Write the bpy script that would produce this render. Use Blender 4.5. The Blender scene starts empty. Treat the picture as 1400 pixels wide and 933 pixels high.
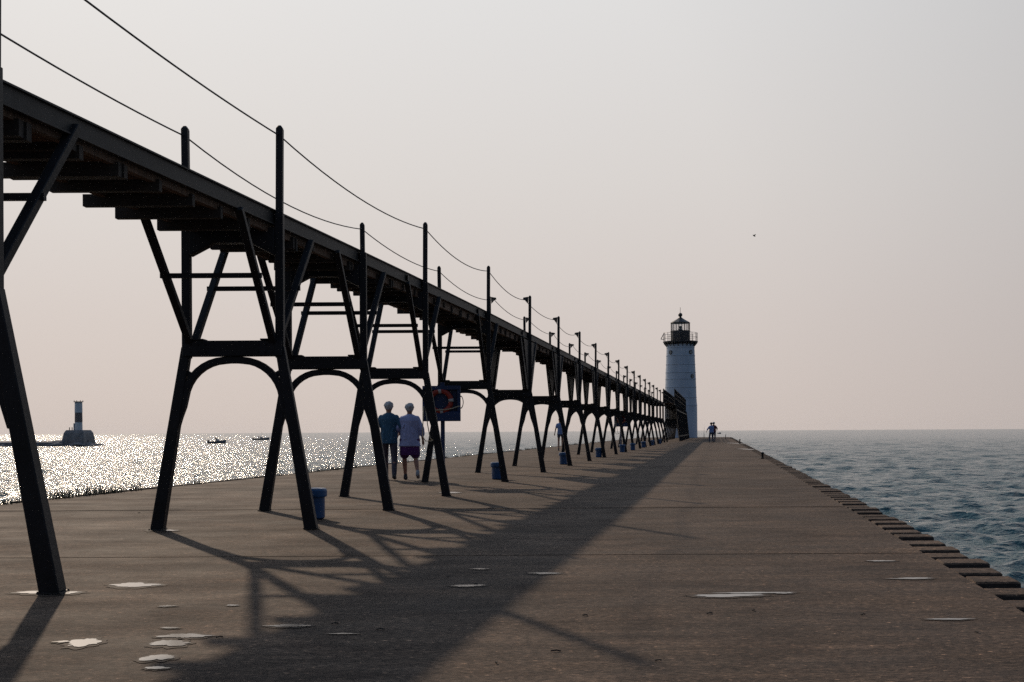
import bpy, bmesh, math, random
import numpy as np
from mathutils import Vector, Matrix, Quaternion

R = math.radians
random.seed(7)
rng = np.random.default_rng(11)
scene = bpy.context.scene
COL = scene.collection

# ------------------------------------------------------------------ camera
EYE = 1.05                       # eye height above the pier
FPX = 1500.0                     # focal length in pixels of a 1400 px wide frame
ROLL = 0.0054
HOR = 589.5                      # row of the infinite horizon at the centre column
cam_d = bpy.data.cameras.new('camera')
cam_d.sensor_width = 36.0
cam_d.lens = FPX / 1400.0 * 36.0
cam_d.shift_y = (HOR - 466.5) / 1400.0
cam_d.clip_start = 0.05
cam_d.clip_end = 20000
cam = bpy.data.objects.new('camera', cam_d)
COL.objects.link(cam)
cam.location = (0, 0, EYE)
cam.rotation_euler = (Matrix.Rotation(R(90), 3, 'X') @ Matrix.Rotation(-ROLL, 3, 'Z')).to_euler()
scene.camera = cam

# ------------------------------------------------------------------ sky and sun
SUN_EL = R(29.5)
SUN_AZ = R(-24.0)                # from +Y, negative = to the left
SUN = Vector((math.sin(SUN_AZ) * math.cos(SUN_EL), math.cos(SUN_AZ) * math.cos(SUN_EL), math.sin(SUN_EL)))
w = bpy.data.worlds.new('World'); scene.world = w
w.use_nodes = True
nt = w.node_tree; nt.nodes.clear()
N = nt.nodes.new; L = nt.links.new
out = N('ShaderNodeOutputWorld'); bg = N('ShaderNodeBackground')
sky = N('ShaderNodeTexSky'); sky.sky_type = 'NISHITA'; sky.sun_disc = False
sky.sun_elevation = SUN_EL; sky.sun_rotation = SUN_AZ % (2 * math.pi)
sky.air_density = 1.0; sky.dust_density = 3.0; sky.ozone_density = 1.0; sky.altitude = 0
tc = N('ShaderNodeTexCoord')
sep = N('ShaderNodeSeparateXYZ'); L(tc.outputs['Generated'], sep.inputs[0])
def math_node(op, a, b=None, clamp=False):
    m = N('ShaderNodeMath'); m.operation = op; m.use_clamp = clamp
    for i, v in enumerate((a, b)):
        if v is None: continue
        if isinstance(v, (int, float)): m.inputs[i].default_value = v
        else: L(v, m.inputs[i])
    return m.outputs[0]
def ramp_node(fac, stops, interp='EASE'):
    r = N('ShaderNodeValToRGB'); r.color_ramp.interpolation = interp
    el = r.color_ramp.elements
    while len(el) < len(stops): el.new(0.5)
    for e, (p, c) in zip(el, stops): e.position = p; e.color = (*c, 1)
    L(fac, r.inputs[0]); return r.outputs[0]
# hazy evening veil: bright and warm round the sun, dim and blue-grey away from it
dot = N('ShaderNodeVectorMath'); dot.operation = 'DOT_PRODUCT'
L(tc.outputs['Generated'], dot.inputs[0])
dot.inputs[1].default_value = (math.sin(SUN_AZ), math.cos(SUN_AZ), 0.0)
facing = math_node('ADD', math_node('MULTIPLY', dot.outputs['Value'], 0.5), 0.5, True)
elev = math_node('ABSOLUTE', sep.outputs['Z'])
front = ramp_node(elev, [(0.0, (.640, .553, .508)), (0.10, (.672, .602, .565)), (0.22, (.725, .685, .655)),
                         (0.38, (.785, .775, .765)), (0.50, (.52, .62, .72)), (0.72, (.29, .43, .62)), (1.0, (.19, .32, .54))], 'LINEAR')
back = ramp_node(elev, [(0.0, (.12, .135, .165)), (0.3, (.10, .125, .17)), (1.0, (.13, .20, .33))], 'LINEAR')
mixf = ramp_node(facing, [(0.0, (0, 0, 0)), (0.45, (.12, .12, .12)), (0.72, (.55, .55, .55)), (0.90, (.94, .94, .94)), (1.0, (.98, .98, .98))], 'LINEAR')
mx = N('ShaderNodeMix'); mx.data_type = 'RGBA'; L(mixf, mx.inputs['Factor']); L(back, mx.inputs[6]); L(front, mx.inputs[7])
STR = 0.09
veil = N('ShaderNodeVectorMath'); veil.operation = 'SCALE'; L(mx.outputs[2], veil.inputs[0]); veil.inputs['Scale'].default_value = 1.0 / STR
mx2 = N('ShaderNodeMix'); mx2.data_type = 'RGBA'; mx2.inputs['Factor'].default_value = 0.985
L(sky.outputs[0], mx2.inputs[6]); L(veil.outputs[0], mx2.inputs[7])
L(mx2.outputs[2], bg.inputs[0]); bg.inputs[1].default_value = STR
L(bg.outputs[0], out.inputs[0])

sun_d = bpy.data.lights.new('sun', 'SUN'); sun_d.energy = 2.2; sun_d.angle = R(0.9); sun_d.color = (1.0, .80, .60)
sun = bpy.data.objects.new('sun', sun_d); COL.objects.link(sun)
sun.rotation_euler = SUN.to_track_quat('Z', 'Y').to_euler()
scene.view_settings.view_transform = 'Standard'
scene.view_settings.look = 'None'
scene.view_settings.exposure = 0.0
scene.view_settings.gamma = 1.0
scene.render.engine = 'CYCLES'
scene.cycles.max_bounces = 6
scene.cycles.sample_clamp_indirect = 1.2
scene.cycles.sample_clamp_direct = 0
scene.cycles.use_denoising = False
scene.cycles.volume_bounces = 1

# ------------------------------------------------------------------ helpers
def UV(x, y):
    """pixel of the 1400 px frame -> de-rolled offsets (right, up) from the principal point"""
    du, dv = x - 700.0, HOR - y
    c, s = math.cos(ROLL), math.sin(ROLL)
    return du * c + dv * s, -du * s + dv * c
def G(x, y, z=0.0):
    u, v = UV(x, y)
    Y = (z - EYE) * FPX / v
    return Vector((u * Y / FPX, Y, z))
def AT(x, y, Y):
    u, v = UV(x, y)
    return Vector((u * Y / FPX, Y, EYE + v * Y / FPX))

def newmat(name, color, rough=.6, metal=0, var=.25, scale=6, bump=.0, bscale=40, spec=.5, stretch=(1, 1, 1), detail=6):
    m = bpy.data.materials.new(name); m.use_nodes = True
    t = m.node_tree; b = t.nodes['Principled BSDF']
    b.inputs['Roughness'].default_value = rough; b.inputs['Metallic'].default_value = metal
    b.inputs['Specular IOR Level'].default_value = spec
    co = t.nodes.new('ShaderNodeTexCoord'); mp = t.nodes.new('ShaderNodeMapping'); mp.inputs['Scale'].default_value = stretch
    t.links.new(co.outputs['Object'], mp.inputs[0])
    n = t.nodes.new('ShaderNodeTexNoise'); n.inputs['Scale'].default_value = scale; n.inputs['Detail'].default_value = detail
    t.links.new(mp.outputs[0], n.inputs['Vector'])
    r = t.nodes.new('ShaderNodeValToRGB'); e = r.color_ramp.elements
    e[0].position = .3; e[1].position = .7
    e[0].color = (*[c * (1 - var) for c in color], 1); e[1].color = (*[min(1, c * (1 + var)) for c in color], 1)
    t.links.new(n.outputs[0], r.inputs[0]); t.links.new(r.outputs[0], b.inputs['Base Color'])
    if bump:
        n2 = t.nodes.new('ShaderNodeTexNoise'); n2.inputs['Scale'].default_value = bscale; n2.inputs['Detail'].default_value = 5
        t.links.new(mp.outputs[0], n2.inputs['Vector'])
        bp = t.nodes.new('ShaderNodeBump'); bp.inputs['Strength'].default_value = bump; bp.inputs['Distance'].default_value = .01
        t.links.new(n2.outputs[0], bp.inputs['Height']); t.links.new(bp.outputs[0], b.inputs['Normal'])
    return m

class MB:
    def __init__(s): s.bm = bmesh.new()
    def box(s, x0, x1, y0, y1, z0, z1):
        v = [s.bm.verts.new(p) for p in ((x0,y0,z0),(x1,y0,z0),(x1,y1,z0),(x0,y1,z0),(x0,y0,z1),(x1,y0,z1),(x1,y1,z1),(x0,y1,z1))]
        for f in ((3,2,1,0),(4,5,6,7),(0,1,5,4),(1,2,6,5),(2,3,7,6),(3,0,4,7)): s.bm.faces.new([v[i] for i in f])
        return s
    def beam(s, a, b, w0, d0, w1=None, d1=None, side=(1, 0, 0)):
        """square-section bar from a to b: w along side, d across"""
        a, b = Vector(a), Vector(b); w1 = w0 if w1 is None else w1; d1 = d0 if d1 is None else d1
        ax = (b - a).normalized(); sd = Vector(side); sd = (sd - ax * sd.dot(ax)).normalized(); up = ax.cross(sd)
        vs = []
        for p, ww, dd in ((a, w0, d0), (b, w1, d1)):
            for i, j in ((-1,-1),(1,-1),(1,1),(-1,1)): vs.append(s.bm.verts.new(p + sd * (i * ww / 2) + up * (j * dd / 2)))
        for f in ((3,2,1,0),(4,5,6,7),(0,1,5,4),(1,2,6,5),(2,3,7,6),(3,0,4,7)): s.bm.faces.new([vs[i] for i in f])
        return s
    def prism(s, pts, axis, t0, t1):
        """2D outline extruded along axis 'x','y','z' from t0 to t1"""
        def P(p, t):
            return {'y': (p[0], t, p[1]), 'x': (t, p[0], p[1]), 'z': (p[0], p[1], t)}[axis]
        a = [s.bm.verts.new(P(p, t0)) for p in pts]; b = [s.bm.verts.new(P(p, t1)) for p in pts]
        n = len(pts)
        s.bm.faces.new(a[::-1]); s.bm.faces.new(b)
        for i in range(n): s.bm.faces.new((a[i], a[(i+1) % n], b[(i+1) % n], b[i]))
        return s
    def sweep(s, pts, w, d, side=(0, 1, 0)):
        """rectangular section along a polyline: w along side, d in the plane"""
        pts = [Vector(p) for p in pts]; sd = Vector(side).normalized(); rings = []
        for i, p in enumerate(pts):
            t = (pts[min(i+1, len(pts)-1)] - pts[max(i-1, 0)]).normalized(); up = t.cross(sd).normalized()
            rings.append([s.bm.verts.new(p + sd * (a * w / 2) + up * (b * d / 2)) for a, b in ((-1,-1),(1,-1),(1,1),(-1,1))])
        for r0, r1 in zip(rings, rings[1:]):
            for i in range(4): s.bm.faces.new((r0[i], r0[(i+1) % 4], r1[(i+1) % 4], r1[i]))
        s.bm.faces.new(rings[0][::-1]); s.bm.faces.new(rings[-1])
        return s
    def tube(s, pts, r, n=6, r1=None):
        pts = [Vector(p) for p in pts]; rings = []
        ref = Vector((0, 0, 1)) if abs((pts[-1] - pts[0]).normalized().z) < .9 else Vector((1, 0, 0))
        for i, p in enumerate(pts):
            t = (pts[min(i+1, len(pts)-1)] - pts[max(i-1, 0)]).normalized()
            a = t.cross(ref)
            if a.length < 1e-4: a = t.cross(Vector((0, 1, 0)))
            a.normalize(); b = t.cross(a)
            rr = r if r1 is None else r + (r1 - r) * i / (len(pts) - 1)
            rings.append([s.bm.verts.new(p + a * (rr * math.cos(2*math.pi*k/n)) + b * (rr * math.sin(2*math.pi*k/n))) for k in range(n)])
        for r0, r1_ in zip(rings, rings[1:]):
            for i in range(n): s.bm.faces.new((r0[i], r0[(i+1) % n], r1_[(i+1) % n], r1_[i]))
        s.bm.faces.new(rings[0][::-1]); s.bm.faces.new(rings[-1])
        return s
    def lathe(s, prof, n=24, cx=0, cy=0, cap=True):
        rings = []
        for r, z in prof:
            rings.append([s.bm.verts.new((cx + r * math.cos(2*math.pi*k/n), cy + r * math.sin(2*math.pi*k/n), z)) for k in range(n)])
        for r0, r1 in zip(rings, rings[1:]):
            for i in range(n): s.bm.faces.new((r0[i], r0[(i+1) % n], r1[(i+1) % n], r1[i]))
        if cap: s.bm.faces.new(rings[0][::-1]); s.bm.faces.new(rings[-1])
        return s
    def ball(s, c, r, sc=(1, 1, 1), u=14, v=10, rot=None):
        m = Matrix.Translation(Vector(c)) @ (rot.to_matrix().to_4x4() if rot else Matrix()) @ Matrix.Diagonal((*[r * k for k in sc], 1))
        bmesh.ops.create_uvsphere(s.bm, u_segments=u, v_segments=v, radius=1, matrix=m)
        return s
    def caps(s, a, b, ra, rb, n=12, fx=1.0):
        """tapered capsule; fx flattens across Y"""
        a, b = Vector(a), Vector(b); ax = (b - a); ln = ax.length; ax = ax.normalized()
        q = Vector((0, 0, 1)).rotation_difference(ax); rings = []
        prof = [(-ra * math.cos(t), ra * math.sin(t)) for t in (R(12), R(35), R(60))] + [(0, ra)]
        prof += [(ln * f, ra + (rb - ra) * f) for f in (.25, .5, .75)]
        prof += [(ln, rb)] + [(ln + rb * math.cos(t), rb * math.sin(t)) for t in (R(60), R(35), R(12))]
        for z, r in prof:
            ring = []
            for k in range(n):
                o = q @ Vector((r * math.cos(2*math.pi*k/n), r * math.sin(2*math.pi*k/n), z)); o.y *= fx
                ring.append(s.bm.verts.new(a + o))
            rings.append(ring)
        for r0, r1 in zip(rings, rings[1:]):
            for i in range(n): s.bm.faces.new((r0[i], r0[(i+1) % n], r1[(i+1) % n], r1[i]))
        s.bm.faces.new(rings[0][::-1]); s.bm.faces.new(rings[-1])
        return s
    def loft(s, secs, n=18):
        """secs: (cx, cy, z, rx, ry)"""
        rings = [[s.bm.verts.new((cx + rx * math.cos(2*math.pi*k/n), cy + ry * math.sin(2*math.pi*k/n), z)) for k in range(n)] for cx, cy, z, rx, ry in secs]
        for r0, r1 in zip(rings, rings[1:]):
            for i in range(n): s.bm.faces.new((r0[i], r0[(i+1) % n], r1[(i+1) % n], r1[i]))
        s.bm.faces.new(rings[0][::-1]); s.bm.faces.new(rings[-1])
        return s
    def mesh(s, name, bevel=0, smooth=False, remesh=0, relax=2, jitter=None):
        bmesh.ops.recalc_face_normals(s.bm, faces=s.bm.faces)
        if bevel:
            ed = [e for e in s.bm.edges if len(e.link_faces) == 2 and e.calc_face_angle(0) > .5]
            bmesh.ops.bevel(s.bm, geom=ed, offset=bevel, segments=1, affect='EDGES', profile=.5, clamp_overlap=True)
        me = bpy.data.meshes.new(name); s.bm.to_mesh(me); s.bm.free()
        if remesh:
            o = bpy.data.objects.new('tmp', me); COL.objects.link(o)
            m = o.modifiers.new('r', 'REMESH'); m.mode = 'VOXEL'; m.voxel_size = remesh; m.use_smooth_shade = True
            m2 = o.modifiers.new('s', 'SMOOTH'); m2.factor = .6; m2.iterations = relax
            dg = bpy.context.evaluated_depsgraph_get()
            me2 = bpy.data.meshes.new_from_object(o.evaluated_get(dg)); bpy.data.objects.remove(o); bpy.data.meshes.remove(me)
            me = me2; me.name = name
        if smooth or remesh: me.shade_smooth()
        return me
    def obj(s, name, mat, parent=None, **kw):
        me = s.mesh(name, **kw); me.materials.clear(); me.materials.append(mat)
        o = bpy.data.objects.new(name, me); COL.objects.link(o)
        if parent is not None: o.parent = parent
        return o
def tag(o, label=None, cat=None, group=None, kind=None):
    if label: o['label'] = label
    if cat: o['category'] = cat
    if group: o['group'] = group
    if kind: o['kind'] = kind
    return o
def empty(name, loc=(0, 0, 0), rz=0, **kw):
    o = bpy.data.objects.new(name, None); COL.objects.link(o); o.location = loc; o.rotation_euler = (0, 0, rz)
    o.empty_display_size = .2
    return tag(o, **kw)
def copy_tree(o, parent=None):
    c = o.copy(); COL.objects.link(c); c.parent = parent
    for ch in [x for x in list(COL.objects) if x.parent is o]: copy_tree(ch, c)
    return c

# ------------------------------------------------------------------ materials
M = {}
M['paint'] = newmat('black_paint', (.008, .008, .010), .6, spec=.3, var=.5, scale=5, bump=.35, bscale=30, detail=8)
M['steel'] = newmat('dark_steel', (.017, .0155, .015), .6, spec=.4, var=.5, scale=8, bump=.2, bscale=50)
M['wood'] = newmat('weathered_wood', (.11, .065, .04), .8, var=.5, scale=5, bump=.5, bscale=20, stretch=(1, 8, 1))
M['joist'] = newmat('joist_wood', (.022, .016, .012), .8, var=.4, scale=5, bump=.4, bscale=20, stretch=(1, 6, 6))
M['cable'] = newmat('cable', (.02, .018, .018), .5)
M['blue'] = newmat('blue_plastic', (.004, .05, .15), .45, var=.2, scale=4, bump=.05)
M['bluelid'] = newmat('blue_lid', (.006, .07, .19), .4, var=.2, scale=4)
M['board'] = newmat('blue_board', (.004, .022, .085), .5, var=.2, scale=4)
M['orange'] = newmat('orange_ring', (.28, .025, .012), .5, var=.15, scale=8)
M['white'] = newmat('white_band', (.42, .42, .42), .6, var=.1)
M['rope'] = newmat('rope', (.42, .36, .25), .8, var=.2)
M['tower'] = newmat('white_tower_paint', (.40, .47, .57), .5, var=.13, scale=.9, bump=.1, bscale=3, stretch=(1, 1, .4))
M['towerblack'] = newmat('black_iron', (.02, .02, .022), .5, var=.3)
M['glass'] = newmat('lantern_glass', (.55, .6, .6), .05, var=.05)
b = M['glass'].node_tree.nodes['Principled BSDF']; b.inputs['Alpha'].default_value = .22
M['rubble'] = newmat('breakwater_stone', (.19, .185, .19), .9, var=.35, scale=1.2, bump=.8, bscale=3)
M['bandhazed'] = newmat('hazed_red_band', (.13, .105, .11), .6, var=.1)  # red band greyed: distance haze and glare mixed into the colour
M['beacon'] = newmat('beacon_paint', (.55, .58, .62), .6, var=.08)
M['skin'] = newmat('skin', (.30, .15, .10), .55, var=.06, scale=20)
M['greyhair'] = newmat('grey_hair', (.46, .46, .47), .8, var=.4, scale=60, bump=.6, bscale=120)
M['redhair'] = newmat('auburn_hair', (.40, .13, .05), .7, var=.4, scale=60, bump=.6, bscale=120)
M['darkhair'] = newmat('dark_hair', (.05, .03, .025), .8, var=.3, scale=60)
M['teal'] = newmat('teal_cloth', (.035, .105, .18), .85, var=.15, scale=8, bump=.4, bscale=60)
M['lavender'] = newmat('lavender_cloth', (.32, .36, .60), .85, var=.1, scale=8, bump=.3, bscale=40)
M['purple'] = newmat('purple_cloth', (.07, .01, .11), .85, var=.15, scale=8, bump=.3, bscale=60)
M['greycloth'] = newmat('grey_cloth', (.06, .055, .075), .85, var=.15, scale=8, bump=.3, bscale=60)
M['denim'] = newmat('denim', (.035, .05, .09), .85, var=.2, scale=8)
M['bluecloth'] = newmat('pale_blue_cloth', (.17, .26, .50), .85, var=.12, scale=8)
M['maroon'] = newmat('maroon_cloth', (.10, .018, .022), .85, var=.12, scale=8)
M['shoe'] = newmat('shoe_grey', (.30, .31, .33), .7, var=.2, scale=20)
M['shoeblack'] = newmat('shoe_black', (.03, .03, .035), .7, var=.2, scale=20)
M['cap'] = newmat('cap_cloth', (.45, .46, .48), .8, var=.1)
M['bird'] = newmat('feathers', (.12, .11, .10), .8)
M['hull'] = newmat('boat_hull', (.16, .17, .19), .4, var=.1)
M['hullwhite'] = newmat('boat_white', (.4, .42, .45), .4, var=.1)
M['weed'] = newmat('dry_weeds', (.06, .06, .03), .8, var=.4, scale=3)
M['post'] = newmat('pale_post', (.3, .3, .3), .8)

# pier concrete
def concrete():
    m = bpy.data.materials.new('pier_concrete'); m.use_nodes = True
    t = m.node_tree; n = t.nodes; l = t.links; b = n['Principled BSDF']
    co = n.new('ShaderNodeTexCoord')
    def noise(scale, detail, stretch=(1, 1, 1), rough=.6, dist=0):
        mp = n.new('ShaderNodeMapping'); mp.inputs['Scale'].default_value = stretch; l.new(co.outputs['Object'], mp.inputs[0])
        x = n.new('ShaderNodeTexNoise'); x.inputs['Scale'].default_value = scale; x.inputs['Detail'].default_value = detail
        x.inputs['Roughness'].default_value = rough; x.inputs['Distortion'].default_value = dist; l.new(mp.outputs[0], x.inputs['Vector']); return x.outputs[0]
    def ramp(f, stops):
        r = n.new('ShaderNodeValToRGB'); e = r.color_ramp.elements
        while len(e) < len(stops): e.new(.5)
        for q, (p, c) in zip(e, stops): q.position = p; q.color = (*c, 1)
        l.new(f, r.inputs[0]); return r.outputs[0]
    def mul(a, b_, f=1.0):
        x = n.new('ShaderNodeMix'); x.data_type = 'RGBA'; x.blend_type = 'MULTIPLY'; x.inputs[0].default_value = f; l.new(a, x.inputs[6]); l.new(b_, x.inputs[7]); return x.outputs[2]
    big = ramp(noise(.35, 5, (1, 1, 1), .6, .4), [(.36, (.059, .0395, .028)), (.64, (.100, .068, .048))])
    mid = ramp(noise(2.2, 7, (.45, 1, 1), .7), [(.36, (.66, .64, .64)), (.5, (1, 1, 1)), (.64, (1.28, 1.25, 1.2))])
    fine = ramp(noise(60, 4, (.38, 1, 1), .75), [(.38, (.35, .34, .33)), (.5, (1, 1, 1)), (.62, (1.9, 1.85, 1.75))])
    # broom strokes and wash marks across the pier
    stroke = ramp(noise(9.0, 8, (.10, 1.6, 1), .75), [(.38, (.74, .73, .73)), (.5, (1, 1, 1)), (.62, (1.25, 1.22, 1.2))])
    stain = ramp(noise(1.1, 9, (.55, 1, 1), .7, .9), [(.52, (1, 1, 1)), (.60, (.58, .55, .55))])
    grit = ramp(noise(28, 5, (.6, 1, 1), .8), [(.38, (.62, .6, .6)), (.5, (1, 1, 1)), (.63, (1.35, 1.33, 1.3))])
    pale = ramp(noise(.55, 9, (.5, 1.4, 1), .72, 1.2), [(.54, (1, 1, 1)), (.62, (1.38, 1.36, 1.34))])
    speck = ramp(noise(34, 2, (.7, 1, 1), .5), [(.66, (1, 1, 1)), (.70, (3.4, 3.2, 3.0))])
    l.new(mul(mul(mul(mul(mul(mul(mul(big, mid), fine), stroke), stain, .8), pale), grit), speck), b.inputs['Base Color'])
    rr = ramp(noise(1.3, 6, (.6, 1, 1), .7), [(.3, (.74,) * 3), (.7, (.92,) * 3)]); l.new(rr, b.inputs['Roughness'])
    b.inputs['Specular IOR Level'].default_value = .16
    add = n.new('ShaderNodeMath'); add.operation = 'MULTIPLY_ADD'
    l.new(noise(90, 3), add.inputs[0]); add.inputs[1].default_value = .55; l.new(noise(9, 5), add.inputs[2])
    bp = n.new('ShaderNodeBump'); bp.inputs['Strength'].default_value = .55; bp.inputs['Distance'].default_value = .012
    l.new(add.outputs[0], bp.inputs['Height']); l.new(bp.outputs[0], b.inputs['Normal'])
    return m
M['concrete'] = concrete()
M['pile'] = newmat('rusty_pile', (.028, .021, .018), .8, var=.5, scale=3, bump=.6, bscale=20)

# water
def water():
    m = bpy.data.materials.new('lake_water'); m.use_nodes = True
    t = m.node_tree; n = t.nodes; l = t.links; b = n['Principled BSDF']
    b.inputs['Base Color'].default_value = (.007, .055, .066, 1); b.inputs['Roughness'].default_value = .145
    b.inputs['IOR'].default_value = 1.333
    co = n.new('ShaderNodeTexCoord')
    hs = None
    for sc, st, amp, det in ((.9, (.8, 1.2, 1), .75, 3), (3.1, (.9, 1.1, 1), .36, 4), (9, (1, 1, 1), .08, 2)):
        mp = n.new('ShaderNodeMapping'); mp.inputs['Scale'].default_value = st; mp.inputs['Rotation'].default_value = (0, 0, .35 * sc); l.new(co.outputs['Object'], mp.inputs[0])
        x = n.new('ShaderNodeTexNoise'); x.inputs['Scale'].default_value = sc; x.inputs['Detail'].default_value = det; x.inputs['Roughness'].default_value = .55
        l.new(mp.outputs[0], x.inputs['Vector'])
        a = n.new('ShaderNodeMath'); a.operation = 'MULTIPLY_ADD'; l.new(x.outputs[0], a.inputs[0]); a.inputs[1].default_value = amp
        if hs is None: a.inputs[2].default_value = 0
        else: l.new(hs, a.inputs[2])
        hs = a.outputs[0]
    bp = n.new('ShaderNodeBump'); bp.inputs['Strength'].default_value = 1.0; bp.inputs['Distance'].default_value = .40
    l.new(hs, bp.inputs['Height']); l.new(bp.outputs[0], b.inputs['Normal'])
    return m
M['water'] = water()
def puddle_mat():
    m = newmat('puddle_water', (.03, .028, .026), .20, var=.2); b = m.node_tree.nodes['Principled BSDF']
    b.inputs['IOR'].default_value = 2.4
    return m
M['puddle'] = puddle_mat()
M['damp'] = newmat('damp_concrete', (.062, .043, .031), .8, var=.4, scale=20, spec=.2)

# ------------------------------------------------------------------ water surface
WZ = -1.5
def build_water():
    th = np.concatenate([np.linspace(-80, -29, 130, endpoint=False), np.linspace(-29, 29, 860, endpoint=False), np.linspace(29, 80, 130)]) * math.pi / 180
    r = np.geomspace(6.0, 4200.0, 1500)
    T, RR = np.meshgrid(th, r)
    X = RR * np.sin(T); Y = RR * np.cos(T); Z = np.zeros_like(X); DX = np.zeros_like(X); DY = np.zeros_like(X)
    cell = RR * (math.log(4200 / 6.0) / 1500)
    n = 84
    for i in range(n):
        lam = 0.30 * (4.6 / 0.30) ** ((i + rng.random()) / n)
        k = 2 * math.pi / lam
        a = rng.normal(0, .62) + R(200)            # travel direction, towards the viewer and a little sideways
        kx, ky = k * math.sin(a), k * math.cos(a)
        slope = .042 if lam < 1.8 else .027
        amp = slope / k
        att = np.clip((lam / cell - 2.0) / 2.0, 0, 1)
        ph = kx * X + ky * Y + rng.random() * 6.283
        Z += amp * att * np.cos(ph)
        s = np.sin(ph) * amp * att * .9
        DX -= math.sin(a) * s; DY -= math.cos(a) * s
    X += DX; Y += DY; Z += WZ
    nr, nc = X.shape
    me = bpy.data.meshes.new('lake')
    co = np.stack([X, Y, Z], -1).reshape(-1, 3).astype(np.float32)
    idx = np.arange(nr * nc).reshape(nr, nc)
    q = np.stack([idx[:-1, :-1], idx[:-1, 1:], idx[1:, 1:], idx[1:, :-1]], -1).reshape(-1, 4)[:, ::-1]
    me.vertices.add(len(co)); me.vertices.foreach_set('co', co.ravel())
    me.loops.add(q.size); me.loops.foreach_set('vertex_index', q.ravel().astype(np.int32))
    me.polygons.add(len(q)); me.polygons.foreach_set('loop_start', np.arange(0, q.size, 4, dtype=np.int32))
    me.update(calc_edges=True); me.validate(); me.shade_smooth()
    me.materials.append(M['water'])
    o = bpy.data.objects.new('lake', me); COL.objects.link(o); tag(o, kind='structure')
    if me.polygons[0].normal.z < 0: me.flip_normals()
build_water()

# ------------------------------------------------------------------ pier
KY = EYE * FPX / 1000.0          # metres of depth per unit k (k = 1000 / rows below the horizon)
SL = .2797 * EYE / KY            # sideways drift per metre of depth of everything parallel to the pier
def xl(Y): return -10.10 * EYE + SL * Y
def xr(Y): return 1.66 * EYE + SL * Y      # seam in front of the edge blocks
K0, KEND = -4.0, 99.0
pier = empty('pier', kind='structure')
joints = [5.89 + 3.56 * i for i in range(-2, 27)]
ys = [K0 * KY] + [k * KY for k in joints if k < KEND - 1] + [KEND * KY]
mb = MB()
for y0, y1 in zip(ys, ys[1:]):
    g = .028
    za = random.uniform(-.002, .002)
    a, b_ = y0 + g, y1 - g
    v = [mb.bm.verts.new(p) for p in ((xl(a), a, za), (xr(a), a, za), (xr(b_), b_, za), (xl(b_), b_, za), (xl(a), a, -.2), (xr(a), a, -.2), (xr(b_), b_, -.2), (xl(b_), b_, -.2))]
    for f in ((0,1,2,3),(7,6,5,4),(4,5,1,0),(5,6,2,1),(6,7,3,2),(7,4,0,3)): mb.bm.faces.new([v[i] for i in f])
mb.obj('paving_slab', M['concrete'], pier)
mb = MB()
ya, yb = K0 * KY, KEND * KY
for z0, z1, dl, dr, yy in ((-4, -.16, .0, .015, 0.0),):
    v = [mb.bm.verts.new(p) for p in ((xl(ya)+.03, ya, z1), (xr(ya)-dr, ya, z1), (xr(yb)-dr, yb-.03, z1), (xl(yb)+.03, yb-.03, z1),
                                      (xl(ya)+.03, ya, z0), (xr(ya)-dr, ya, z0), (xr(yb)-dr, yb-.03, z0), (xl(yb)+.03, yb-.03, z0))]
    for f in ((0,1,2,3),(7,6,5,4),(4,5,1,0),(5,6,2,1),(6,7,3,2),(7,4,0,3)): mb.bm.faces.new([v[i] for i in f])
mb.obj('core_wall', M['pile'], pier)
# projecting blocks of the right edge, a notch between each pair
mb = MB(); mb2 = MB()
y = K0 * KY; i = 0
while y < yb - .6:
    ln = random.uniform(.29, .33); wd = random.uniform(.33, .39); zt = random.uniform(-.012, .004)
    s0 = .012
    def q(yy, off): return (xr(yy) + off, yy)
    tgt = mb
    a0, a1 = y, y + ln
    v = [mb.bm.verts.new((*q(yy, off), z)) for z in (zt, -.34) for yy, off in ((a0, s0), (a0, wd), (a1, wd), (a1, s0))]
    for f in ((0,1,2,3),(7,6,5,4),(4,5,1,0),(5,6,2,1),(6,7,3,2),(7,4,0,3)): mb.bm.faces.new([v[i_] for i_ in f])
    v = [mb2.bm.verts.new((*q(yy, off), z)) for z in (-.345, -4) for yy, off in ((a0+.02, s0), (a0+.02, wd-.04), (a1-.02, wd-.04), (a1-.02, s0))]
    for f in ((0,1,2,3),(7,6,5,4),(4,5,1,0),(5,6,2,1),(6,7,3,2),(7,4,0,3)): mb2.bm.faces.new([v[i_] for i_ in f])
    y += ln + random.uniform(.20, .25); i += 1
eb = mb.obj('edge_block', M['concrete'], pier, bevel=.012)
eb.data.materials.append(M['pile'])
for p_ in eb.data.polygons: p_.material_index = 0 if p_.normal.z > .5 else 1
mb2.obj('sheet_piling', M['pile'], pier)
# left and far rim of rusty capping
mb = MB(); y = K0 * KY
while y < yb:
    ln = random.uniform(.5, 1.6); d = random.uniform(.05, .12); h = random.uniform(-.01, .03)
    v = [mb.bm.verts.new((xl(yy) - off, yy, z)) for z in (h, -3) for yy, off in ((y, .0), (y, d), (y+ln, d), (y+ln, .0))]
    for f in ((3,2,1,0),(4,5,6,7),(4,0,1,5),(5,1,2,6),(6,2,3,7),(7,3,0,4)): mb.bm.faces.new([v[i_] for i_ in f])
    y += ln + random.uniform(.01, .05)
mb.box(xl(yb), xr(yb), yb + .005, yb + .12, -3, .02)
mb.obj('rim', M['pile'], pier)

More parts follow.
